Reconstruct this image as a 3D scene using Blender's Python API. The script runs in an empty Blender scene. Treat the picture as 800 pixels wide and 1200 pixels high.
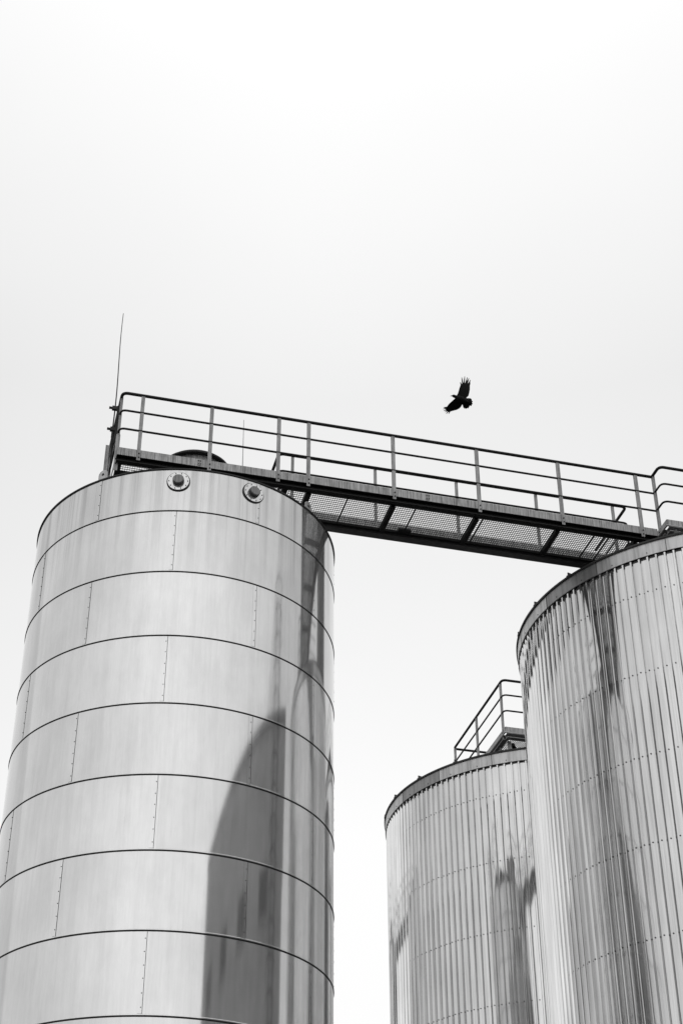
import bpy, bmesh, math, random
from mathutils import Vector, Matrix
random.seed(7)
R = math.radians
PI = math.pi
SC = bpy.context.scene
COL = SC.collection
ZO = 1.6                                   # camera height above the ground

# ------------------------------------------------------------------ frame of the walkway (s along it, t across it)
D_ = (0.96753604, 0.25273307)
N_ = (-0.25273307, 0.96753604)
def W(s, t, z):
    return Vector((s*D_[0] + t*N_[0], s*D_[1] + t*N_[1], z + ZO))
DS = Vector((D_[0], D_[1], 0)); DT = Vector((N_[0], N_[1], 0)); DZ = Vector((0, 0, 1))

# ------------------------------------------------------------------ mesh builder
class MB:
    def __init__(self):
        self.v = []; self.f = []; self.m = []
    def face(self, idx, m=0):
        self.f.append(tuple(idx)); self.m.append(m)
    def add(self, vs, fs, m=0):
        o = len(self.v); self.v.extend(Vector(p) for p in vs)
        for f in fs: self.face([o+i for i in f], m)
    def box(self, c, ax, h, m=0):
        """c centre, ax three unit axes, h half sizes"""
        c = Vector(c); a, b, d = (ax[i]*h[i] for i in range(3))
        vs = [c + sx*a + sy*b + sz*d for sx in (-1, 1) for sy in (-1, 1) for sz in (-1, 1)]
        fs = [(0, 1, 3, 2), (4, 6, 7, 5), (0, 4, 5, 1), (2, 3, 7, 6), (0, 2, 6, 4), (1, 5, 7, 3)]
        self.add(vs, fs, m)
    def sbox(self, s0, s1, t0, t1, z0, z1, m=0):
        self.box(W((s0+s1)/2, (t0+t1)/2, (z0+z1)/2), (DS, DT, DZ), ((s1-s0)/2, (t1-t0)/2, (z1-z0)/2), m)
    def bar(self, p0, p1, w, h, up=DZ, m=0):
        p0 = Vector(p0); p1 = Vector(p1); x = (p1-p0); L = x.length; x.normalize()
        y = up.cross(x)
        if y.length < 1e-4: y = Vector((1, 0, 0)).cross(x)
        y.normalize(); z = x.cross(y)
        self.box((p0+p1)/2, (x, y, z), (L/2, w/2, h/2), m)
    def tube(self, pts, r, n=10, cap=True, m=0):
        pts = [Vector(p) for p in pts]; k = len(pts)
        tan = []
        for i in range(k):
            a = pts[max(i-1, 0)]; b = pts[min(i+1, k-1)]
            tan.append((b-a).normalized())
        u = DZ.cross(tan[0])
        if u.length < 1e-3: u = Vector((1, 0, 0)).cross(tan[0])
        u.normalize(); o = len(self.v)
        rr = r if isinstance(r, (list, tuple)) else [r]*k
        for i in range(k):
            u = (u - tan[i]*u.dot(tan[i])).normalized(); w = tan[i].cross(u)
            for j in range(n):
                a = 2*PI*j/n
                self.v.append(pts[i] + (u*math.cos(a) + w*math.sin(a))*rr[i])
        for i in range(k-1):
            for j in range(n):
                self.face((o+i*n+j, o+i*n+(j+1) % n, o+(i+1)*n+(j+1) % n, o+(i+1)*n+j), m)
        if cap:
            self.face([o+j for j in range(n)][::-1], m)
            self.face([o+(k-1)*n+j for j in range(n)], m)
    def lathe(self, c, prof, n=64, a0=0.0, a1=2*PI, m=0, mats=None):
        """prof list of (radius, z) about the vertical axis through c"""
        c = Vector(c); o = len(self.v); full = abs(a1-a0-2*PI) < 1e-6
        cols = n if full else n+1
        for (r, z) in prof:
            for j in range(cols):
                a = a0 + (a1-a0)*j/n
                self.v.append(c + Vector((r*math.cos(a), r*math.sin(a), z)))
        for i in range(len(prof)-1):
            for j in range(n):
                j2 = (j+1) % cols
                self.face((o+i*cols+j, o+(i+1)*cols+j, o+(i+1)*cols+j2, o+i*cols+j2), mats[i] if mats else m)
    def disc(self, c, axis, r, depth, n=20, m=0, r2=None):
        """short cylinder from c along axis"""
        c = Vector(c); axis = Vector(axis).normalized()
        u = axis.orthogonal().normalized(); w = axis.cross(u); o = len(self.v); r2 = r if r2 is None else r2
        for (q, rad) in ((0, r), (depth, r2)):
            for j in range(n):
                a = 2*PI*j/n
                self.v.append(c + axis*q + (u*math.cos(a)+w*math.sin(a))*rad)
        for j in range(n):
            self.face((o+j, o+(j+1) % n, o+n+(j+1) % n, o+n+j), m)
        self.face([o+j for j in range(n)][::-1], m); self.face([o+n+j for j in range(n)], m)
    def build(self, name, mat, parent=None, angle=32, fixn=True):
        root = parent
        off = Vector((0, 0, 0))
        p = parent
        while p is not None:
            off += p.location; p = p.parent
        me = bpy.data.meshes.new(name)
        me.from_pydata([tuple(v-off) for v in self.v], [], self.f)
        mats = mat if isinstance(mat, (list, tuple)) else [mat]
        for q in mats: me.materials.append(q)
        me.polygons.foreach_set('material_index', self.m)
        if fixn:
            bm = bmesh.new(); bm.from_mesh(me)
            bmesh.ops.recalc_face_normals(bm, faces=bm.faces); bm.to_mesh(me); bm.free()
        me.polygons.foreach_set('use_smooth', [True]*len(me.polygons))
        me.set_sharp_from_angle(angle=R(angle))
        ob = bpy.data.objects.new(name, me); COL.objects.link(ob)
        if parent is not None: ob.parent = parent
        return ob

def fillet(pts, rad=0.07, k=6):
    pts = [Vector(p) for p in pts]; out = [pts[0]]
    for i in range(1, len(pts)-1):
        a, b, c = pts[i-1], pts[i], pts[i+1]
        d1 = (a-b); d2 = (c-b); r = min(rad, d1.length*0.45, d2.length*0.45)
        p = b + d1.normalized()*r; q = b + d2.normalized()*r
        for j in range(k+1):
            x = j/k
            out.append(p*(1-x)**2 + b*2*x*(1-x) + q*x*x)
    out.append(pts[-1]); return out

def thing(name, label, cat, loc, group=None):
    o = bpy.data.objects.new(name, None); COL.objects.link(o)
    o.empty_display_size = 0.3
    o.location = Vector(loc); o['label'] = label; o['category'] = cat
    if group: o['group'] = group
    return o

# ------------------------------------------------------------------ materials (all neutral greys: a black-and-white place)
def nodes(name):
    m = bpy.data.materials.new(name); m.use_nodes = True
    nt = m.node_tree; b = nt.nodes['Principled BSDF']
    return m, nt, b
def g(v): return (v, v, v, 1)
def nnode(nt, kind, **kw):
    n = nt.nodes.new(kind)
    for k, v in kw.items(): setattr(n, k, v)
    return n
def coords(nt, scale=(1, 1, 1)):
    tc = nnode(nt, 'ShaderNodeTexCoord'); mp = nnode(nt, 'ShaderNodeMapping')
    mp.inputs['Scale'].default_value = scale
    nt.links.new(tc.outputs['Object'], mp.inputs['Vector']); return mp.outputs['Vector']
def noise(nt, vec, scale, detail=4, rough=0.55):
    n = nnode(nt, 'ShaderNodeTexNoise'); n.inputs['Scale'].default_value = scale
    n.inputs['Detail'].default_value = detail; n.inputs['Roughness'].default_value = rough
    nt.links.new(vec, n.inputs['Vector']); return n.outputs['Fac']
def ramp(nt, fac, stops):
    r = nnode(nt, 'ShaderNodeValToRGB'); e = r.color_ramp.elements
    while len(e) < len(stops): e.new(0.5)
    for i, (p, v) in enumerate(stops):
        e[i].position = p; e[i].color = g(v)
    nt.links.new(fac, r.inputs['Fac']); return r.outputs['Color']
def mixmul(nt, a, b, fac=1.0):
    n = nnode(nt, 'ShaderNodeMix', data_type='RGBA', blend_type='MULTIPLY'); n.inputs[0].default_value = fac
    nt.links.new(a, n.inputs[6]); nt.links.new(b, n.inputs[7]); return n.outputs[2]
def bump(nt, b, h, strength, dist=0.01, prev=None):
    n = nnode(nt, 'ShaderNodeBump'); n.inputs['Strength'].default_value = strength
    n.inputs['Distance'].default_value = dist
    nt.links.new(h, n.inputs['Height'])
    if prev: nt.links.new(prev, n.inputs['Normal'])
    nt.links.new(n.outputs['Normal'], b.inputs['Normal']); return n.outputs['Normal']

def sheet_metal(name, base, metal, rough, streak=(0.75, 1.0), zs=0.3, wob=0.15, topz=None, fine=1.0, soft=False):
    """weathered sheet metal with vertical run marks"""
    m, nt, b = nodes(name)
    v1 = coords(nt, (5, 5, zs)); s1 = ramp(nt, noise(nt, v1, 2.2, 5, 0.6), [(0.33, streak[0]), (0.58, streak[1])])
    v2 = coords(nt, (1, 1, 0.6)); s2 = ramp(nt, noise(nt, v2, 1.7, 3, 0.5), [(0.3, 0.9), (0.7, 1.0)])
    v3 = coords(nt, (14, 14, 0.5*fine)); s3 = ramp(nt, noise(nt, v3, 3.0, 4, 0.6), [(0.3, 0.96 if soft else 0.9), (0.62, 1.0)])
    c = nnode(nt, 'ShaderNodeRGB'); c.outputs[0].default_value = g(base)
    col = mixmul(nt, mixmul(nt, mixmul(nt, c.outputs[0], s1), s2), s3)
    if soft:                                     # every sheet of a course is a slightly different grey
        tc = nnode(nt, 'ShaderNodeTexCoord'); sp = nnode(nt, 'ShaderNodeSeparateXYZ'); nt.links.new(tc.outputs['Object'], sp.inputs[0])
        def mth(op, a, b=None):
            n = nnode(nt, 'ShaderNodeMath', operation=op)
            for i, q in enumerate((a, b)):
                if q is None: continue
                if isinstance(q, (int, float)): n.inputs[i].default_value = q
                else: nt.links.new(q, n.inputs[i])
            return n.outputs[0]
        row = mth('FLOOR', mth('DIVIDE', mth('SUBTRACT', 13.435+1.6-0.7295+1.006, sp.outputs['Z']), 1.006))
        par = mth('MULTIPLY', mth('MODULO', row, 2.0), 29.6/360)
        ang = mth('DIVIDE', mth('ARCTAN2', sp.outputs['Y'], sp.outputs['X']), 2*PI)
        colm = mth('FLOOR', mth('MULTIPLY', mth('ADD', mth('ADD', ang, par), 117.4/360+1), 6.0))
        cx = nnode(nt, 'ShaderNodeCombineXYZ'); nt.links.new(row, cx.inputs[0]); nt.links.new(colm, cx.inputs[1])
        wn = nnode(nt, 'ShaderNodeTexWhiteNoise', noise_dimensions='2D'); nt.links.new(cx.outputs[0], wn.inputs['Vector'])
        col = mixmul(nt, col, ramp(nt, wn.outputs['Value'], [(0.0, 0.89), (1.0, 1.0)]))
        blot = ramp(nt, noise(nt, coords(nt, (1, 1, 0.5)), 2.6, 6, 0.7), [(0.35, 0.93), (0.6, 1.0)]); col = mixmul(nt, col, blot)
    if topz:                                     # drip stains running down from the joint at the top edge
        z0, z1, amount = topz
        tc = nnode(nt, 'ShaderNodeTexCoord'); sp = nnode(nt, 'ShaderNodeSeparateXYZ')
        nt.links.new(tc.outputs['Object'], sp.inputs[0])
        mr = nnode(nt, 'ShaderNodeMapRange'); mr.inputs[1].default_value = z0; mr.inputs[2].default_value = z1
        nt.links.new(sp.outputs['Z'], mr.inputs[0])
        an = nnode(nt, 'ShaderNodeMath', operation='ARCTAN2'); nt.links.new(sp.outputs['Y'], an.inputs[0]); nt.links.new(sp.outputs['X'], an.inputs[1])
        n1 = nnode(nt, 'ShaderNodeTexNoise', noise_dimensions='1D'); n1.inputs['Scale'].default_value = 13; n1.inputs['Detail'].default_value = 4; n1.inputs['Roughness'].default_value = 0.75
        nt.links.new(an.outputs[0], n1.inputs['W']); ds = ramp(nt, n1.outputs['Fac'], [(0.47, 0.0), (0.64, 1.0)])
        mm = nnode(nt, 'ShaderNodeMath', operation='MULTIPLY'); nt.links.new(mr.outputs[0], mm.inputs[0]); nt.links.new(ds, mm.inputs[1])
        sc = nnode(nt, 'ShaderNodeMath', operation='MULTIPLY'); sc.inputs[1].default_value = amount; nt.links.new(mm.outputs[0], sc.inputs[0])
        mx = nnode(nt, 'ShaderNodeMix', data_type='RGBA'); nt.links.new(sc.outputs[0], mx.inputs[0])
        nt.links.new(col, mx.inputs[6]); mx.inputs[7].default_value = g(base*0.3); col = mx.outputs[2]
    nt.links.new(col, b.inputs['Base Color'])
    b.inputs['Metallic'].default_value = metal
    rr = ramp(nt, noise(nt, coords(nt, (3, 3, 0.7)), 2.0, 4), [(0.3, rough*0.85), (0.7, rough*1.2)])
    nt.links.new(rr, b.inputs['Roughness'])
    if wob: bump(nt, b, noise(nt, coords(nt, (1, 1, 0.5)), 1.6, 1.5, 0.4), wob, 0.02)
    return m

def galvanised(name, base, metal=0.35, rough=0.5, runs=0.6, fx=22):
    m, nt, b = nodes(name)
    s1 = ramp(nt, noise(nt, coords(nt, (fx, fx, 1.2)), 2.0, 4, 0.65), [(0.38, runs), (0.58, 1.0)])
    s2 = ramp(nt, noise(nt, coords(nt), 6, 5, 0.7), [(0.3, 0.7), (0.7, 1.0)])
    c = nnode(nt, 'ShaderNodeRGB'); c.outputs[0].default_value = g(base)
    nt.links.new(mixmul(nt, mixmul(nt, c.outputs[0], s1), s2), b.inputs['Base Color'])
    b.inputs['Metallic'].default_value = metal; b.inputs['Roughness'].default_value = rough
    return m

def plain(name, base, rough=0.6, metal=0.0, var=0.35, scale=8, spec=0.5):
    m, nt, b = nodes(name)
    c = nnode(nt, 'ShaderNodeRGB'); c.outputs[0].default_value = g(base)
    s = ramp(nt, noise(nt, coords(nt), scale, 5, 0.65), [(0.3, 1.0-var), (0.7, 1.0)])
    nt.links.new(mixmul(nt, c.outputs[0], s), b.inputs['Base Color'])
    b.inputs['Roughness'].default_value = rough; b.inputs['Metallic'].default_value = metal
    b.inputs['Specular IOR Level'].default_value = spec
    return m

M = {}
M['tank'] = sheet_metal('brushed_tank_sheet', 0.86, 0.80, 0.085, (0.93, 1.0), 0.22, 0.02, topz=(11.6+ZO, 13.45+ZO, 0.48), fine=2, soft=True)
M['clad'] = sheet_metal('ribbed_cladding_sheet', 0.80, 0.90, 0.07, (0.82, 1.0), 0.2, 0.05)
M['flash'] = sheet_metal('flashing_sheet', 0.62, 0.6, 0.36, (0.62, 1.0), 0.35, 0.1)
M['flash_dull'] = sheet_metal('dull_flashing_sheet', 0.34, 0.5, 0.4, (0.6, 1.0), 0.35, 0.1)
M['joint'] = plain('dark_joint_sealant', 0.02, 0.7)
M['port'] = sheet_metal('port_flange_sheet', 0.82, 0.75, 0.15, (0.85, 1.0), 0.8, 0.0)
M['stub'] = galvanised('port_stub_steel', 0.27, 0.3, 0.5)
M['lug'] = galvanised('lug_steel', 0.62, 0.2, 0.5, 0.8)
M['dark_clad'] = plain('dark_wall_cladding', 0.48, 0.6, 0, 0.3, 1.0)
M['edge'] = plain('shaded_roof_edge', 0.035, 0.6, 0.2, 0.5, 5)  # near black: shadow and dark reflection along the lip put into the colour
M['galv'] = galvanised('galvanised_steel', 0.40)
M['toe'] = galvanised('galvanised_toe_board', 0.52, 0.3, 0.55, 0.38, 34)
M['rail'] = plain('dark_handrail_tube', 0.012, 0.55, 0.0, spec=0.3)  # near black stands in for shade on the tube undersides
M['beam'] = plain('dark_beam_steel', 0.011, 0.65, 0.0, spec=0.3)  # dark steel, taken near black for shade beneath toe board and deck
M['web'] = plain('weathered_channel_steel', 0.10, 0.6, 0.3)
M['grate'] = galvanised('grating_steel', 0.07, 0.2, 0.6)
M['bolt'] = plain('dark_bolt_steel', 0.03, 0.5, 0.5)
M['black'] = plain('matt_black_vent_cap', 0.02, 0.6)
M['crow'] = plain('black_feathers', 0.003, 0.7, spec=0.2)
M['conc'] = plain('concrete_plinth', 0.30, 0.85, 0, 0.35, 3)
M['ground'] = plain('yard_asphalt', 0.055, 0.9, 0, 0.4, 1.5)
M['roof'] = plain('grey_roof_sheet', 0.25, 0.6, 0.3)

# ------------------------------------------------------------------ ground
gb = MB(); gb.add([(-900, -900, 0), (900, -900, 0), (900, 900, 0), (-900, 900, 0)], [(0, 1, 2, 3)])
gr = gb.build('ground', M['ground']); gr['kind'] = 'structure'; gr['label'] = 'dark asphalt yard'

# ------------------------------------------------------------------ smooth tank
T1 = Vector((-2.36676708, 20.05389614, 0)); R1 = 2.25; RIM = 13.435
def radial(a): return Vector((math.cos(a), math.sin(a), 0))
def tang(a): return Vector((-math.sin(a), math.cos(a), 0))

def lug_mesh(C, a, rad, ztop, h, w, th=0.02, hole=True):
    """upright lifting plate with a rounded head and a hole, standing across the rim"""
    mb = MB(); c = C + radial(a)*rad; c.z = 0
    u = tang(a); nrm = radial(a); prof = []
    r = w/2
    prof += [(-r, 0), (r, 0)]
    for j in range(9):
        q = PI*j/8; prof.append((r*math.cos(q), h-r + r*math.sin(q)))
    o = 0
    for k in (-th/2, th/2):
        for (x, z) in prof: mb.v.append(c + u*x + nrm*k + DZ*(z+ztop+ZO))
    n = len(prof)
    mb.face(list(range(n))[::-1]); mb.face([n+i for i in range(n)])
    for i in range(n): mb.face((i, (i+1) % n, n+(i+1) % n, n+i))
    if hole:
        for sgn in (-1, 1):
            mb.disc(c + nrm*(sgn*th/2) + DZ*(ztop+ZO+h-r), nrm*sgn, r*0.28, 0.003, 12, m=1)
    return mb

tank = thing('storage_tank', 'smooth round metal tank with thin dark ring joints and two flanged ports under its rim', 'storage tank', T1)
rings = [RIM - 0.7295 - 1.006*k for k in range(15)]
rings = [z for z in rings if z > -ZO + 0.55]
zb = -ZO + 0.35
tops = [RIM] + rings; bots = rings + [zb]
prof = []; mats = []
for zt, zl in zip(tops, bots):
    seq = [(R1-0.012, zt), (R1, zt-0.012), (R1, zl+0.026), (R1+0.007, zl+0.018), (R1+0.007, zl+0.0085), (R1-0.012, zl+0.008)]
    if prof: mats.append(1)
    prof += [(r, z+ZO) for r, z in seq]; mats += [0]*(len(seq)-1)
sh = MB(); sh.lathe(T1, prof, 288, mats=mats); shell = sh.build('shell', [M['tank'], M['joint']], tank, 12)
for z in rings:                                        # dark bead under each overlap
    j = MB(); j.lathe(T1, [(R1-0.012, z+ZO+0.0075), (R1+0.006, z+ZO+0.0075), (R1+0.008, z+ZO-0.002), (R1+0.002, z+ZO-0.007), (R1-0.012, z+ZO-0.008)], 288)
    j.build('joint_ring', M['joint'], tank)
# vertical laps with rivets, staggered from course to course
seamA = [-117.4, -57.6, 2.4, 62.4, 122.4, 182.4]; seamB = [-147.0, -87.9, -28.3, 32, 92, 152]
for k, (zt, zl) in enumerate(zip(tops, bots)):
    for a in (seamA if k % 2 == 0 else seamB):
        if not (-200 < a < 30): continue
        mb = MB(); ar = R(a); w = 0.05/R1
        z1 = zt-0.014+ZO; z0 = zl+0.028+ZO
        mb.lathe(T1, [(R1+0.0005, z0), (R1+0.0022, z0), (R1+0.0022, z1), (R1+0.0005, z1)], 5, ar-w, ar)
        mb.lathe(T1, [(R1+0.0006, z0), (R1+0.0018, z0), (R1+0.0018, z1), (R1+0.0006, z1)], 1, ar+0.0002, ar+0.006/R1, m=1)
        n = int((z1-z0)/0.145)
        for i in range(n):
            zz = z0 + (i+0.5)*(z1-z0)/n
            aa = ar - random.uniform(0.013, 0.017)/R1
            mb.disc(T1 + radial(aa)*(R1+0.002) + DZ*(zz+random.uniform(-.01, .01)), radial(aa), 0.0075, 0.005, 8, m=1, r2=0.005)
        mb.build('vertical_seam', [M['tank'], M['joint']], tank)
# roof and rim angle
rf = MB(); rf.lathe(T1, [(R1-0.014, RIM+ZO-0.002), (R1-0.014, RIM+ZO+0.002), (R1-0.06, RIM+ZO+0.014), (0.3, RIM+ZO+0.10), (0.0, RIM+ZO+0.10)], 192)
rf.build('roof', M['roof'], tank)
rm = MB(); rm.lathe(T1, [(R1-0.013, RIM+ZO-0.016), (R1+0.015, RIM+ZO-0.016), (R1+0.015, RIM+ZO+0.004), (R1-0.013, RIM+ZO+0.004)], 288)
rm.build('rim_angle', M['joint'], tank)
# two flanged ports
for a, zc in ((-87.9, 13.205), (-60.3, 13.215)):
    ar = R(a); c = T1 + radial(ar)*R1 + DZ*(zc+ZO); ax = radial(ar)
    fl = MB(); fl.disc(c - ax*0.02, ax, 0.152, 0.045, 40); fp = fl.build('port', M['port'], tank)
    gk = MB(); gk.disc(c - ax*0.02, ax, 0.166, 0.030, 40); gk.build('gasket', M['bolt'], fp)
    st = MB(); st.disc(c + ax*0.0252, ax, 0.082, 0.05, 32, r2=0.078); st.build('stub', M['web'], fp)  # darker side steel stands in for shade under the stub
    cp = MB(); cp.disc(c + ax*0.0745, ax, 0.074, 0.012, 32, r2=0.068); cp.build('cap', M['stub'], fp)
    for i in range(10):
        q = 2*PI*i/10; b = MB()
        b.disc(c + ax*0.025 + (tang(ar)*math.cos(q) + DZ*math.sin(q))*0.132, ax, 0.0075, 0.010, 6)
        b.build('bolt', M['stub'], fp)
for a in (-118.4, -31.2, 60, 148):
    lug_mesh(T1, R(a), R1-0.06, RIM-0.02, 0.235, 0.155).build('lifting_lug', [M['lug'], M['bolt']], tank)
# scratched weld line and roof vent
vc = W(2.775, 19.6, 0); vc.z = 0
vn = MB(); vn.lathe(vc, [(0.45, RIM+ZO-0.0), (0.45, 14.775+ZO)], 48)
vent = vn.build('roof_vent', M['galv'], tank)
vp = MB(); vp.lathe(vc, [(0.44, 14.775+ZO), (0.53, 14.775+ZO), (0.535, 14.80+ZO), (0.48, 14.85+ZO), (0.0, 14.92+ZO)], 48)
vp.build('vent_cap', M['black'], vent)
pl = MB(); pl.lathe(T1, [(R1+0.25, 0.0), (R1+0.25, 0.33), (R1+0.22, 0.36), (0, 0.36)], 96); pl.build('plinth', M['conc'], tank)

# ------------------------------------------------------------------ ribbed tanks
R2 = 3.3298; NR = 154; PITCH = 2*PI/NR
C2 = Vector((6.27104933, 22.55702971, 0)); C3 = Vector((4.21530734, 29.72112463, 0))
RIB_D = 0.036
def make_ribbed(C):
    t = thing('ribbed_tank', '', 'storage tank', C, 'ribbed metal tanks')
    mb = MB(); ph = R(-120.7)
    ztop = RIM-0.18+ZO; zbot = 0.36
    prof = []
    for i in range(NR):
        a = ph + i*PITCH
        # rib (proud) then pan (recessed)
        for f, d in ((0.0, RIB_D), (0.19, RIB_D), (0.285, 0.0), (0.5925, 0.0012), (0.90, 0.0)):
            prof.append((a+f*PITCH, R2-0.040+d))
    n = len(prof)
    for z in (zbot, ztop):
        for a, r in prof: mb.v.append(C + radial(a)*r + DZ*z)
    for i in range(n): mb.face((i, (i+1) % n, n+(i+1) % n, n+i))
    o = len(mb.v)
    for i in range(NR):                                  # self-drilling screws, one per pan in each row
        a = ph + i*PITCH + 0.5925*PITCH
        zz = RIM-0.836+ZO
        while zz > 1:
            mb.disc(C + radial(a)*(R2-0.0395) + DZ*(zz+random.uniform(-.006, .006)), radial(a), 0.0105, 0.008, 6, m=1)
            zz -= 1.2997
    clad = mb.build('cladding', [M['clad'], M['bolt']], t, 25, fixn=False)
    bk = MB(); bk.lathe(C, [(R2-0.055, zbot), (R2-0.055, RIM+ZO-0.02)], 96); bk.build('inner_shell', M['joint'], t)
    # flashing strip in sheets, lapped at joints
    fz0, fz1 = RIM-0.247+ZO, RIM-0.016+ZO
    nsh = 18; off = R(-135.3)
    for i in range(nsh):
        a0 = off + i*2*PI/nsh; f = MB(); e = 0.0015*(i % 2)
        f.lathe(C, [(R2-0.02, fz0+0.012), (R2+0.008+e, fz0), (R2+0.012+e, fz0), (R2+0.012+e, fz0+0.03), (R2+0.012+e, fz1), (R2-0.03, fz1)], 14, a0, a0+2*PI/nsh+0.006)
        for q in (0.25, 0.75):
            a = a0 + q*2*PI/nsh
            f.disc(C + radial(a)*(R2+0.012+e) + DZ*(fz0+0.045), radial(a), 0.009, 0.006, 6, m=1)
        a = a0+0.004
        f.box(C + radial(a)*(R2+0.0135+e) + DZ*((fz0+fz1)/2), (radial(a), tang(a), DZ), (0.002, 0.004, (fz1-fz0)/2-0.004), m=1)
        f.build('flashing', [M['flash_dull'] if i in (17, 6, 11) else M['flash'], M['bolt']], t)
    ed = MB(); ed.lathe(C, [(R2-0.03, fz1+0.001), (R2+0.020, fz1+0.001), (R2+0.030, fz1-0.012), (R2+0.034, fz1-0.012), (R2+0.034, RIM+ZO+0.004), (R2-0.02, RIM+ZO+0.012), (0.3, RIM+ZO+0.16), (0, RIM+ZO+0.16)], 240)
    ed.build('roof', M['edge'], t)
    for i in range(22):
        a = R(-161.0 + i*360/22)
        lg = MB(); c = C + radial(a)*(R2-0.01); c.z = RIM+ZO+0.025
        lg.box(c, (radial(a), tang(a), DZ), (0.045, 0.009, 0.040))
        lg.box(c + radial(a)*0.03 - DZ*0.02, (radial(a), tang(a), DZ), (0.02, 0.035, 0.012))
        lg.build('roof_clip', M['web'], t)
    p = MB(); p.lathe(C, [(R2+0.25, 0.0), (R2+0.25, 0.33), (R2+0.22, 0.36), (0, 0.36)], 96); p.build('plinth', M['conc'], t)
    return t
rt = make_ribbed(C2)
rt['label'] = 'large ribbed metal tank at the end of the walkway'
rt3 = rt.copy(); COL.objects.link(rt3); rt3.location = C3
rt3['label'] = 'ribbed metal tank mostly hidden behind the large ribbed tank, only a piece of rim showing'
for ch in list(rt.children):
    c = ch.copy(); COL.objects.link(c); c.parent = rt3

bd = thing('reflection_building', 'unseen clad building added for the dark reflection low on the right side of the smooth tank', 'building', (10.5, 12.5, 0))  # out of view, added to put a dark reflection on the tank
BX0, BX1, BY0, BY1, BH = 7.0, 15.0, 5.0, 18.4, 15.5
q = MB(); q.box(((BX0+BX1)/2, (BY0+BY1)/2, BH/2), (Vector((1, 0, 0)), Vector((0, 1, 0)), DZ), ((BX1-BX0)/2, (BY1-BY0)/2, BH/2))
y = BY0+0.15
while y < BY1:                                     # ribs of the wall cladding
    q.box((BX0-0.022, y, BH/2-0.2), (Vector((1, 0, 0)), Vector((0, 1, 0)), DZ), (0.02, 0.05, BH/2-0.4)); y += 0.3
q.build('wall', M['dark_clad'], bd)
q = MB(); q.box(((BX0+BX1)/2, (BY0+BY1)/2, BH+0.102), (Vector((1, 0, 0)), Vector((0, 1, 0)), DZ), ((BX1-BX0)/2+0.12, (BY1-BY0)/2+0.12, 0.1)); q.build('roof', M['roof'], bd)
for yy in (7, 10, 13, 16):
    w_ = MB(); w_.box((BX0-0.06, yy, 12.2), (Vector((1, 0, 0)), Vector((0, 1, 0)), DZ), (0.012, 0.55, 0.45)); wf = w_.build('window', M['joint'], bd)
    fr_ = MB()
    for dy, dz, hy, hz in ((0, 0.48, 0.62, 0.04), (0, -0.48, 0.62, 0.04), (0.59, 0, 0.04, 0.435), (-0.59, 0, 0.04, 0.435)):
        fr_.box((BX0-0.065, yy+dy, 12.2+dz), (Vector((1, 0, 0)), Vector((0, 1, 0)), DZ), (0.03, hy, hz))
    fr_.build('frame', M['galv'], wf)
la = PI; lu = Vector((0, 1, 0)); ly = 17.2
lad = thing('caged_ladder', 'caged ladder mirrored as faint hoops in the right side of the smooth tank', 'ladder', (BX0-0.2, ly, 0))
lc = Vector((BX0-0.2, ly, 0)); LT = BH+2.6
for sg in (-1, 1):
    q = MB(); q.bar(lc + lu*0.28*sg + DZ*0.3, lc + lu*0.28*sg + DZ*LT, 0.05, 0.03, Vector((1, 0, 0))); q.build('stringer', M['beam'], lad)
q = MB()
for i in range(int(LT/0.29)-1):
    q.bar(lc - lu*0.27 + DZ*(0.5+0.29*i), lc + lu*0.27 + DZ*(0.5+0.29*i), 0.022, 0.022)
q.build('rungs', M['beam'], lad)
zz = 2.6
while zz < LT:
    h = MB()
    pts = [lc + lu*(0.5*math.cos(x)) + radial(la)*(0.85*math.sin(x)) + DZ*zz for x in [PI*j/18 for j in range(19)]]
    for a_, b_ in zip(pts[:-1], pts[1:]): h.bar(a_, b_, 0.012, 0.06)
    h.build('hoop', M['beam'], lad); zz += 0.62
for x in (0.2, 0.5, 0.8):
    h = MB(); p = lc + lu*(0.485*math.cos(PI*x)) + radial(la)*(0.835*math.sin(PI*x)); h.bar(p + DZ*2.6, p + DZ*LT, 0.04, 0.012, Vector((0.3, 1, 0))); h.build('cage_strip', M['beam'], lad)

tw = thing('elevator_tower', 'dark elevator tower mirrored as a vertical band near the edge of the smooth tank', 'tower', (11.0, 29.6, 0))
q = MB(); q.box((11.0, 29.6, 12.5), (DS, DT, DZ), (1.3, 1.3, 12.5)); q.build('shaft', M['web'], tw)
q = MB()
for zz in (4, 8, 12, 16, 20, 24): q.box((11.0, 29.6, zz), (DS, DT, DZ), (1.36, 1.36, 0.12))
q.build('band', M['beam'], tw)
q = MB(); q.box((11.0, 29.6, 26.002), (DS, DT, DZ), (1.7, 1.5, 1.0)); q.build('head_house', M['roof'], tw)

# ------------------------------------------------------------------ walkway
FL = 13.86                                   # walking level
NT = 18.234; FT = 19.10                      # near and far edge
SA, SB = 1.43, 9.86
P1S, P1T = 4.02, 21.77                       # far corner of the platform over the smooth tank

def grating(s0, s1, t0, t1, z=FL, ps=0.034, pt=0.047):
    mb = MB()
    n = max(1, int((s1-s0)/ps))
    for i in range(n+1):
        s = s0 + (s1-s0)*i/n
        mb.sbox(s-0.0022, s+0.0022, t0, t1, z-0.014, z)
    n = max(1, int((t1-t0)/pt))
    for i in range(n+1):
        t = t0 + (t1-t0)*i/n
        mb.sbox(s0, s1, t-0.0035, t+0.0035, z-0.009, z-0.001)
    for s in (s0-0.004, s1+0.004): mb.sbox(s-0.003, s+0.003, t0, t1, z-0.032, z+0.001)
    return mb

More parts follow.
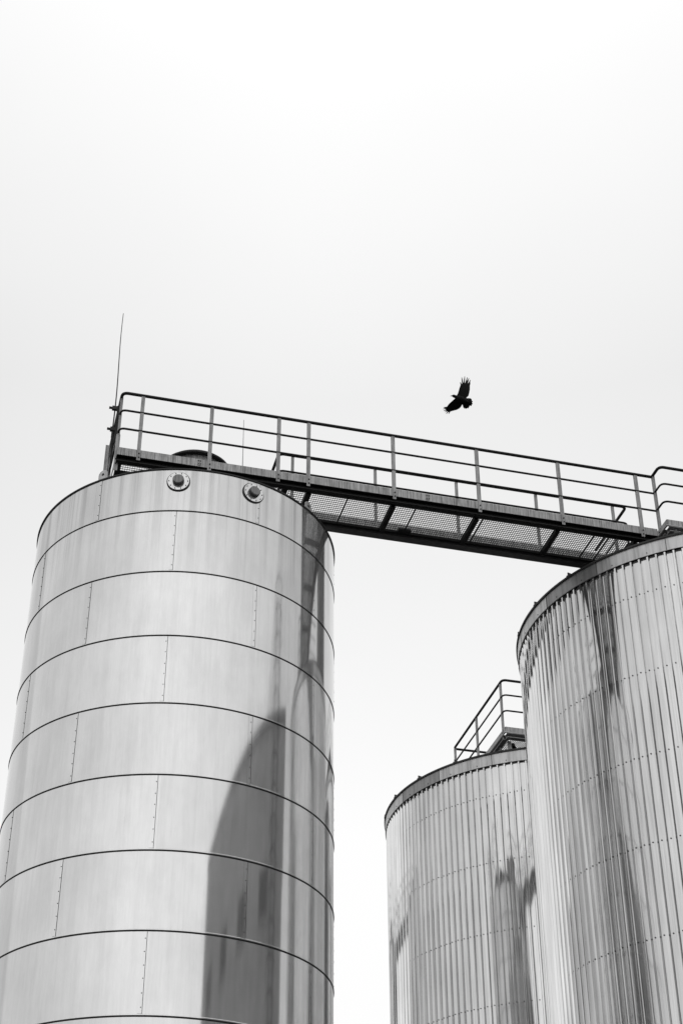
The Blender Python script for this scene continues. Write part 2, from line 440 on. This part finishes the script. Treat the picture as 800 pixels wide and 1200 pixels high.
def channel(s0, s1, t_web, t_out, z0, z1, along='s'):
    """C channel: web at t_web, flanges reaching to t_out"""
    mb = MB(); th = 0.008; sg = 1 if t_out > t_web else -1
    def bx(a0, a1, b0, b1, c0, c1):
        if along == 's': mb.sbox(a0, a1, min(b0, b1), max(b0, b1), c0, c1)
        else: mb.sbox(min(b0, b1), max(b0, b1), a0, a1, c0, c1)
    bx(s0, s1, t_web, t_web+sg*th, z0+0.0105, z1-0.0105)
    bx(s0, s1, t_web, t_out, z0, z0+0.01)
    bx(s0, s1, t_web, t_out, z1-0.01, z1)
    return mb

def post_mesh(s, t, zb_, zt_, axis='t', out=-1, w=0.053):
    """angle-section post standing outside the toe board, with two bolts"""
    mb = MB(); th = 0.007
    if axis == 't':
        mb.sbox(s-w/2, s+w/2, t-th/2, t+th/2, zb_, zt_)
        mb.sbox(s-w/2, s-w/2+th, t+0.0038, t+0.034, zb_+0.165, zt_)
        for z in (zb_+0.05, zb_+0.12): mb.disc(W(s+0.006, t+out*th/2, z), DT*out, 0.011, 0.012, 6, m=1)
    else:
        mb.sbox(s-th/2, s+th/2, t-w/2, t+w/2, zb_, zt_)
        mb.sbox(s+0.0038, s+0.034, t-w/2, t-w/2+th, zb_+0.165, zt_)
        for z in (zb_+0.05, zb_+0.12): mb.disc(W(s+out*th/2, t, z), DS*out, 0.011, 0.012, 6, m=1)
    return mb

wk = thing('catwalk', 'long grating walkway with handrails bridging from the smooth tank to the ribbed tank', 'walkway', W(5.6, 18.7, FL))
ZB = 13.755
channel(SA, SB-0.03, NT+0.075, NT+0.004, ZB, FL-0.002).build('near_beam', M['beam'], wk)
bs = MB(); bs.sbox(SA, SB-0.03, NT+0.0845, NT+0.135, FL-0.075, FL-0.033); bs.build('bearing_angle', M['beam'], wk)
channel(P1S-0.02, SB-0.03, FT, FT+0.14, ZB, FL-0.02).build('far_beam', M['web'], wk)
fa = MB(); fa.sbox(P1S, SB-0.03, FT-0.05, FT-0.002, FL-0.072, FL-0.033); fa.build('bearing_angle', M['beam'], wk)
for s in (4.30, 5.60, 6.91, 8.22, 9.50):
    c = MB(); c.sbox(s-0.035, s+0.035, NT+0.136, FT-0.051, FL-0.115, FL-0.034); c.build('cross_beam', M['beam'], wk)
ss = [P1S, 4.92, 5.60, 5.98, 6.91, 7.05, 8.22, 8.86, 9.10, 9.80]
for a, b in zip(ss[:-1], ss[1:]):
    grating(a+0.008, b-0.008, NT+0.09, FT-0.006).build('grating_panel', M['grate'], wk)
# drain box clamped under the far edge
ck = MB(); ck.sbox(5.86, 6.06, FT-0.13, FT-0.055, FL-0.075, FL-0.035); ck.build('splice_plate', M['beam'], wk)
tb = MB(); tb.sbox(SA, SB-0.03, NT-0.003, NT+0.003, FL-0.006, FL+0.125); tb.build('toe_board', M['toe'], wk)
tb = MB(); tb.sbox(P1S, 9.79, FT-0.003, FT+0.003, FL, FL+0.125); tb.build('toe_board', M['toe'], wk)
tb = MB(); tb.sbox(SA-0.003, SA+0.003, NT+0.004, P1T, FL-0.02, FL+0.125); tb.build('toe_board', M['toe'], wk)
for s in (2.63, 6.10):
    sp = MB(); sp.sbox(s-0.03, s+0.03, NT-0.010, NT-0.0035, FL+0.012, FL+0.112)
    for z in (0.035, 0.09):
        for x in (-.015, .015): sp.disc(W(s+x, NT-0.010, FL+z), -DT, 0.008, 0.008, 6, m=1)
    sp.build('splice_plate', [M['galv'], M['bolt']], wk)
# platform over the smooth tank
for a, b in ((SA+.02, 2.25), (2.25, 3.12), (3.12, P1S-.02)):
    for c, d in ((NT+0.09, 20.0), (20.0, P1T)):
        if c > 19 or not (2.25 <= a < 3.1):
            grating(a+0.006, b-0.006, c+0.006, d-0.006).build('grating_panel', M['grate'], wk)
for t in (18.60,):
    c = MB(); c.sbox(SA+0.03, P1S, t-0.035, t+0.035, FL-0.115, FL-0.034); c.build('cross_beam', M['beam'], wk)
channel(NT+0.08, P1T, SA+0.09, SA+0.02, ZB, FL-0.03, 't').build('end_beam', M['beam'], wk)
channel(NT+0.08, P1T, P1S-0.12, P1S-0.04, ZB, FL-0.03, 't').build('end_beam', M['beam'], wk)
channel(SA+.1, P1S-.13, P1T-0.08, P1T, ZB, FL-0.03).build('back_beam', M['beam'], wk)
for (s, t) in ((1.55, 18.62), (3.93, 18.62), (1.55, 21.3), (3.93, 21.3)):
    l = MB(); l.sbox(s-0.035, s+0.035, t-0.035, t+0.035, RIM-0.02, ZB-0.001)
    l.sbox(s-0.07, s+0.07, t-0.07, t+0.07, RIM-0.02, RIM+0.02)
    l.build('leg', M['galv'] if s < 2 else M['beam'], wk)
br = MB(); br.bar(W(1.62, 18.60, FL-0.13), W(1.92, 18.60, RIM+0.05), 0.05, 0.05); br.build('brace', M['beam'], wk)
# rails
RT, RM1, RM2 = 15.0, 14.675, 14.335
def rail(pts, z, r, name, parent, mat='rail', rad=0.09):
    mb = MB(); mb.tube(fillet([W(s, t, z) for s, t in pts], rad), r, 12); return mb.build(name, M[mat], parent)
near_path = [(P1S-0.03, P1T), (SA, P1T), (SA, NT), (SB, NT), (SB, 17.95), (9.9, 17.95)]
loop = [(P1S-0.03, P1T), (SA, P1T), (SA, NT), (SB-0.005, NT)]
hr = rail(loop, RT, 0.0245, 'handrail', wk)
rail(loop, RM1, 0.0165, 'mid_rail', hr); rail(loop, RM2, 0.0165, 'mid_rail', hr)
for s in (1.74, 2.775, 3.80, 4.26, 5.58, 6.925, 8.265, 9.575):
    post_mesh(s, NT-0.008, 13.795, RT-0.012).build('post', M['galv'], hr)
e_ = MB(); e_.sbox(1.405, 1.462, NT+0.07, NT+0.079, 13.62, 14.27); e_.sbox(1.405, 1.4125, NT+0.0795, NT+0.13, 13.62, 14.27)
for z in (13.74, 13.82): e_.disc(W(1.43, NT+0.07, z), -DT, 0.011, 0.012, 6, m=1)
e_.build('corner_post', [M['galv'], M['bolt']], hr)
e_ = MB(); e_.sbox(1.385, 1.437, NT+0.20, NT+0.21, 14.2, 14.9); e_.build('stiffener', M['rail'], hr)
e_ = MB(); e_.sbox(1.335, 1.395, 19.29, 19.30, 14.22, 14.80); e_.build('end_plate', M['galv'], hr)
for t in (18.36, 19.42, 20.6, 21.6):
    post_mesh(SA-0.008, t, 13.70 if t < 18.5 else 13.80, RT-0.012, 's', -1).build('post', M['galv'], hr)
far = [(P1S-0.03, P1T), (P1S-0.03, FT), (9.79, FT), (9.79, 19.75)]
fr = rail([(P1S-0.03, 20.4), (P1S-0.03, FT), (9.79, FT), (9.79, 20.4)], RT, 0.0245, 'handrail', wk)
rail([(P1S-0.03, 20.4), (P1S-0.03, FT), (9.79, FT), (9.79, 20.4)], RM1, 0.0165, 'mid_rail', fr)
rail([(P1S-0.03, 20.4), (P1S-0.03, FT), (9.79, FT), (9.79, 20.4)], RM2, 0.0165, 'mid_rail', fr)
for s in (4.213, 5.545, 6.885, 8.227, 9.555):
    post_mesh(s, FT+0.008, 13.83, RT-0.012, 't', 1, 0.042).build('post', M['galv'], fr)
for o in wk.children_recursive:
    if o.name.startswith('post') and len(o.data.materials) == 1: o.data.materials.append(M['bolt'])

# ------------------------------------------------------------------ roof platforms of the ribbed tanks
def platform(label, s0, s1, t0, t1, left_posts, front_posts, loc, back=False, tl=None):
    p = thing('roof_platform', label, 'platform', loc, 'platforms on the ribbed tanks')
    t_b = MB(); t_b.sbox(s0, s1, t0-0.003, t0+0.003, FL+0.0, FL+0.125); t_b.build('toe_board', M['toe'], p)
    t_b = MB(); t_b.sbox(s0-0.003, s0+0.003, t0+0.004, t1, FL+0.0, FL+0.125); t_b.build('toe_board', M['toe'], p)
    e = MB(); e.sbox(s0-0.006, s1, t0-0.035, t0-0.0035, FL-0.012, FL); e.sbox(s0-0.035, s0-0.0065, t0-0.035, t1, FL-0.012, FL); e.build('edge_angle', M['lug'], p)
    channel(s0+.02, s1, t0+0.075, t0-0.03, ZB, FL-0.014).build('front_beam', M['galv'], p)
    channel(t0+.08, t1, s0+0.075, s0-0.03, ZB, FL-0.014, 't').build('side_beam', M['galv'], p)
    channel(s0+.08, s1, t1-0.075, t1, ZB, FL-0.014).build('back_beam', M['beam'], p)
    ns = 4
    for i in range(ns):
        a = s0+0.08+(s1-s0-0.08)*i/ns; b = s0+0.08+(s1-s0-0.08)*(i+1)/ns
        grating(a+.006, b-.006, t0+.08, t1-.08).build('grating_panel', M['grate'], p)
        if i: 
            c = MB(); c.sbox(a-.035, a+.035, t0+.085, t1-.08, FL-.12, FL-.034); c.build('cross_beam', M['beam'], p)
    for s in (s0+0.12, s1-0.2):
        for t in (t0+0.16, t1-0.3):
            if (W(s, t, 0)-Vector((*((C2 if t0 < 22 else C3).xy), ZO))).length < R2-0.05:
                l = MB(); l.sbox(s-0.03, s+0.03, t-0.03, t+0.03, RIM-0.05, ZB-0.001); l.build('leg', M['galv'], p)
    b = MB(); b.bar(W(s0+0.2, t0+0.2, FL-0.13), W(s0+0.62, t0+0.75, RIM+0.1), 0.06, 0.06); b.build('brace', M['beam'], p)
    path = [(s1, t0), (s0, t0), (s0, tl or t1)] + ([(s0+1.8, t1)] if back else [])
    h = rail(path, RT, 0.0245, 'handrail', p); rail(path, RM1, 0.0165, 'mid_rail', h); rail(path, RM2, 0.0165, 'mid_rail', h)
    for t in left_posts: post_mesh(s0-0.008, t, 13.795, RT-0.012, 's', -1).build('post', [M['galv'], M['bolt']], h)
    for s in front_posts: post_mesh(s, t0-0.008, 13.795, RT-0.012).build('post', [M['galv'], M['bolt']], h)
    return p
platform('railed platform on the large ribbed tank where the walkway ends', 9.86, 13.6, 17.95, 22.4, (18.21,), (11.2, 12.5), W(11.7, 20.2, RIM), tl=NT)
platform('railed platform on the rim of the ribbed tank behind, its corner handrail sloping up', 9.737, 13.5, 25.03, 28.05, (25.17, 26.62, 28.0), (11.0, 12.3), W(11.6, 26.5, RIM), True)

# ------------------------------------------------------------------ whip antenna and lightning rod
an = thing('whip_antenna', 'tall thin whip antenna clamped to the end of the walkway railing', 'antenna', W(1.355, 18.6, 14.45))
a_ = MB(); pts = []
for i in range(25):
    q = i/24; pts.append(W(1.357+0.012*math.sin(q*5.5), 18.6+0.01*q, 14.42+2.47*q))
a_.tube(pts, [0.011-0.006*(i/24) for i in range(25)], 8); a_.build('rod', M['rail'], an)
for z in (14.575, 14.975):
    c = MB(); c.sbox(1.325, 1.425, 18.575, 18.625, z-0.03, z+0.03); c.disc(W(1.33, 18.6, z), -DS, 0.02, 0.05, 8); c.build('clamp', M['bolt'], an)
b_ = MB(); b_.bar(W(1.36, 18.6, 14.62), W(1.385, 18.6, 13.9), 0.03, 0.03); b_.build('cable', M['rail'], an)
lr = MB(); lr.tube([W(3.66, 20.4, RIM), W(3.66, 20.4, 15.3), W(3.645, 20.4, 16.61)], [0.009, 0.008, 0.004], 8)
rod = lr.build('lightning_rod', M['galv'])
rod['label'] = 'short thin lightning rod rising behind the walkway railing above the smooth tank'; rod['category'] = 'rod'

# ------------------------------------------------------------------ the crow
def make_crow():
    # outline of the gliding bird seen from below, in centimetre-like units (x along the picture's right, y up)
    K = 0.01947/10.0
    V = Vector
    fwd = V((0.0744, 0.7740, 0.6398)).normalized()
    cen = fwd*36.0 + V((0, 0, ZO))
    right = fwd.cross(DZ).normalized(); up = right.cross(fwd).normalized()
    def P(u, v, w=0.0): return cen + right*((u-370)*K) + up*((460-v)*K) + fwd*w
    mb = MB()
    def depth(u, v):
        # wings raised: tips farther from the viewer below
        ax, ay = V((-150, -80)).normalized()
        d = abs((u-400)*ay*-1 + (v-475)*ax)
        return 0.00055*d + 0.0000016*d*d
    def plate(poly, th):
        bm = bmesh.new()
        vs = [bm.verts.new((x, y, 0)) for x, y in poly]
        f = bm.faces.new(vs)
        r = bmesh.ops.triangulate(bm, faces=[f])
        bmesh.ops.subdivide_edges(bm, edges=bm.edges[:], cuts=2, use_grid_fill=True)
        bmesh.ops.triangulate(bm, faces=bm.faces[:])
        bm.verts.ensure_lookup_table(); bm.edges.ensure_lookup_table()
        tops_, bots_ = {}, {}
        for v in bm.verts:
            d = depth(v.co.x, v.co.y)
            tops_[v.index] = len(mb.v); mb.v.append(P(v.co.x, v.co.y, d+th/2))
            bots_[v.index] = len(mb.v); mb.v.append(P(v.co.x, v.co.y, d-th/2))
        for f in bm.faces:
            mb.face([tops_[v.index] for v in f.verts]); mb.face([bots_[v.index] for v in f.verts][::-1])
        for e in bm.edges:
            if len(e.link_faces) == 1:
                a, b = e.verts
                mb.face((tops_[a.index], tops_[b.index], bots_[b.index], bots_[a.index]))
        bm.free()
    def feather(a, b, w0, w1):
        a = V(a); b = V(b); d = (b-a).normalized(); n = V((-d.y, d.x))
        m_ = a.lerp(b, 0.6)
        plate([tuple(a-n*w0), tuple(m_-n*(w0*0.75+w1*0.25)), tuple(b-n*w1), tuple(b+d*w1), tuple(b+n*w1), tuple(m_+n*(w0*0.75+w1*0.25)), tuple(a+n*w0)], 0.014)
    plate([(352, 428), (364, 412), (374, 386), (388, 345), (402, 312), (416, 303), (436, 298), (462, 297), (486, 302), (503, 314), (510, 336), (507, 372), (498, 410), (486, 446), (466, 462), (450, 480), (420, 500), (380, 480)], 0.022)
    for a, b in (((410, 312), (402, 280)), ((428, 312), (421, 226)), ((442, 312), (456, 216)), ((458, 312), (487, 228)), ((472, 314), (504, 240)), ((488, 320), (521, 262)), ((500, 335), (515, 292))):
        feather(a, b, 8.0, 3.0)
    plate([(332, 458), (318, 474), (290, 495), (252, 526), (228, 556), (218, 578), (224, 592), (240, 604), (258, 617), (292, 609), (340, 600), (372, 586), (394, 566), (410, 538), (420, 500), (380, 470)], 0.022)
    for a, b in (((240, 562), (188, 562)), ((240, 570), (182, 580)), ((242, 580), (189, 602)), ((248, 588), (203, 618)), ((256, 594), (216, 638)), ((268, 598), (244, 640))):
        feather(a, b, 7.0, 2.8)
    plate([(404, 510), (412, 545), (418, 576), (430, 587), (464, 588), (488, 577), (492, 560), (503, 562), (521, 553), (525, 520), (521, 486), (508, 474), (470, 471), (440, 474), (420, 480)], 0.018)
    for a, b in (((440, 560), (434, 590)), ((455, 560), (452, 592)), ((470, 560), (474, 588)), ((490, 540), (512, 562)), ((495, 525), (527, 540)), ((495, 505), (529, 515))):
        feather(a, b, 9, 5)
    sp = [(275, 434, 3.0), (286, 433, 4.6), (297, 433, 7), (304, 433, 14), (316, 437, 18.5), (330, 443, 18), (345, 450, 20), (372, 464, 32), (398, 478, 37), (425, 492, 33), (450, 505, 24), (478, 520, 12)]
    mb.tube([P(u, v, -0.01) for u, v, r in sp], [r*K for u, v, r in sp], 16)
    ob = mb.build('crow', M['crow'], None, 60)
    ob.location = (0, 0, 0)
    # one continuous skin
    rm = ob.modifiers.new('skin', 'REMESH'); rm.mode = 'VOXEL'; rm.voxel_size = 0.0048
    dg = bpy.context.evaluated_depsgraph_get()
    me = bpy.data.meshes.new_from_object(ob.evaluated_get(dg))
    ob.modifiers.clear(); old = ob.data
    me.transform(Matrix.Translation(-cen)); ob.data = me; ob.location = cen
    me.name = 'crow'; me.materials.clear(); me.materials.append(M['crow'])
    me.polygons.foreach_set('use_smooth', [True]*len(me.polygons))
    bpy.data.meshes.remove(old)
    ob['label'] = 'black crow gliding in the sky with spread fingered wings'; ob['category'] = 'bird'
    return ob
make_crow()

# ------------------------------------------------------------------ camera
cam = bpy.data.cameras.new('camera'); co = bpy.data.objects.new('camera', cam); COL.objects.link(co)
PIT, ROL = 0.5992773, -0.0029085
r0 = Vector((1, 0, 0)); u0 = Vector((0, -math.sin(PIT), math.cos(PIT))); f0 = Vector((0, math.cos(PIT), math.sin(PIT)))
c_, s_ = math.cos(ROL), math.sin(ROL)
X = r0*c_ + u0*s_; Y = -r0*s_ + u0*c_; Z = -f0
co.matrix_world = Matrix(((X.x, Y.x, Z.x, 0), (X.y, Y.y, Z.y, 0), (X.z, Y.z, Z.z, ZO), (0, 0, 0, 1)))
cam.sensor_fit = 'HORIZONTAL'; cam.sensor_width = 36; cam.lens = 83.1985; cam.shift_y = 36/800
cam.clip_start = 0.1; cam.clip_end = 3000
SC.camera = co

# ------------------------------------------------------------------ overcast daylight, neutral grey
SUN_EL, SUN_AZ = R(42), R(-158)                # azimuth from +y, clockwise: behind the camera and to the left
wd = bpy.data.worlds.new('World'); SC.world = wd; wd.use_nodes = True
nt = wd.node_tree; bg = nt.nodes['Background']
sky = nnode(nt, 'ShaderNodeTexSky', sky_type='NISHITA'); sky.sun_disc = False
sky.sun_elevation = SUN_EL; sky.sun_rotation = SUN_AZ
bw = nnode(nt, 'ShaderNodeRGBToBW'); nt.links.new(sky.outputs[0], bw.inputs[0])
tc = nnode(nt, 'ShaderNodeTexCoord')
def M2(op, a, b=None, c=None):
    n = nnode(nt, 'ShaderNodeMath', operation=op)
    for i, q in enumerate((a, b, c)):
        if q is None: continue
        if isinstance(q, (int, float)): n.inputs[i].default_value = q
        else: nt.links.new(q, n.inputs[i])
    return n.outputs[0]
sx = nnode(nt, 'ShaderNodeSeparateXYZ'); nt.links.new(tc.outputs['Generated'], sx.inputs[0])
# cloud cover: brighter overhead and near the horizon, dimming added to either side to darken the tank flanks
el = nnode(nt, 'ShaderNodeValToRGB'); stops = [(0.0, 0.90), (0.40, 0.87), (0.47, 0.83), (0.55, 0.79), (0.635, 0.775), (0.71, 0.85), (0.80, 0.95), (1.0, 1.0)]
while len(el.color_ramp.elements) < len(stops): el.color_ramp.elements.new(0.5)
for i, (p_, v_) in enumerate(stops):
    el.color_ramp.elements[i].position = p_; el.color_ramp.elements[i].color = g(v_)
nt.links.new(sx.outputs['Z'], el.inputs[0])
west = M2('POWER', M2('MAXIMUM', M2('MULTIPLY', sx.outputs['X'], -1.0), 0.0), 1.35)
east = M2('POWER', M2('MAXIMUM', sx.outputs['X'], 0.0), 1.5)
side = M2('SUBTRACT', M2('SUBTRACT', 1.0, M2('MULTIPLY', west, 0.42)), M2('MULTIPLY', east, 0.36))
cl = noise(nt, tc.outputs['Generated'], 1.6, 4, 0.5)
var = M2('MULTIPLY_ADD', cl, 0.16, 0.92)
base = M2('MULTIPLY', M2('MULTIPLY', el.outputs[0], side), M2('MULTIPLY', var, 11.0))
mu = nnode(nt, 'ShaderNodeMath', operation='MULTIPLY_ADD'); mu.inputs[1].default_value = 0.04
nt.links.new(bw.outputs[0], mu.inputs[0]); nt.links.new(base, mu.inputs[2])
nt.links.new(mu.outputs[0], bg.inputs['Color']); bg.inputs['Strength'].default_value = 0.1
sl = bpy.data.lights.new('sun', 'SUN'); so = bpy.data.objects.new('sun', sl); COL.objects.link(so)
sl.energy = 0.5; sl.angle = R(150); sl.color = (1, 1, 1)
dv = Vector((math.sin(SUN_AZ)*math.cos(SUN_EL), math.cos(SUN_AZ)*math.cos(SUN_EL), math.sin(SUN_EL)))
so.rotation_euler = dv.to_track_quat('Z', 'Y').to_euler(); so.location = dv*50

vs = SC.view_settings; vs.view_transform = 'Standard'; vs.look = 'None'; vs.exposure = 0; vs.gamma = 1; vs.use_curve_mapping = False
SC.render.engine = 'CYCLES'
SC.cycles.max_bounces = 8; SC.cycles.glossy_bounces = 5; SC.cycles.use_denoising = True
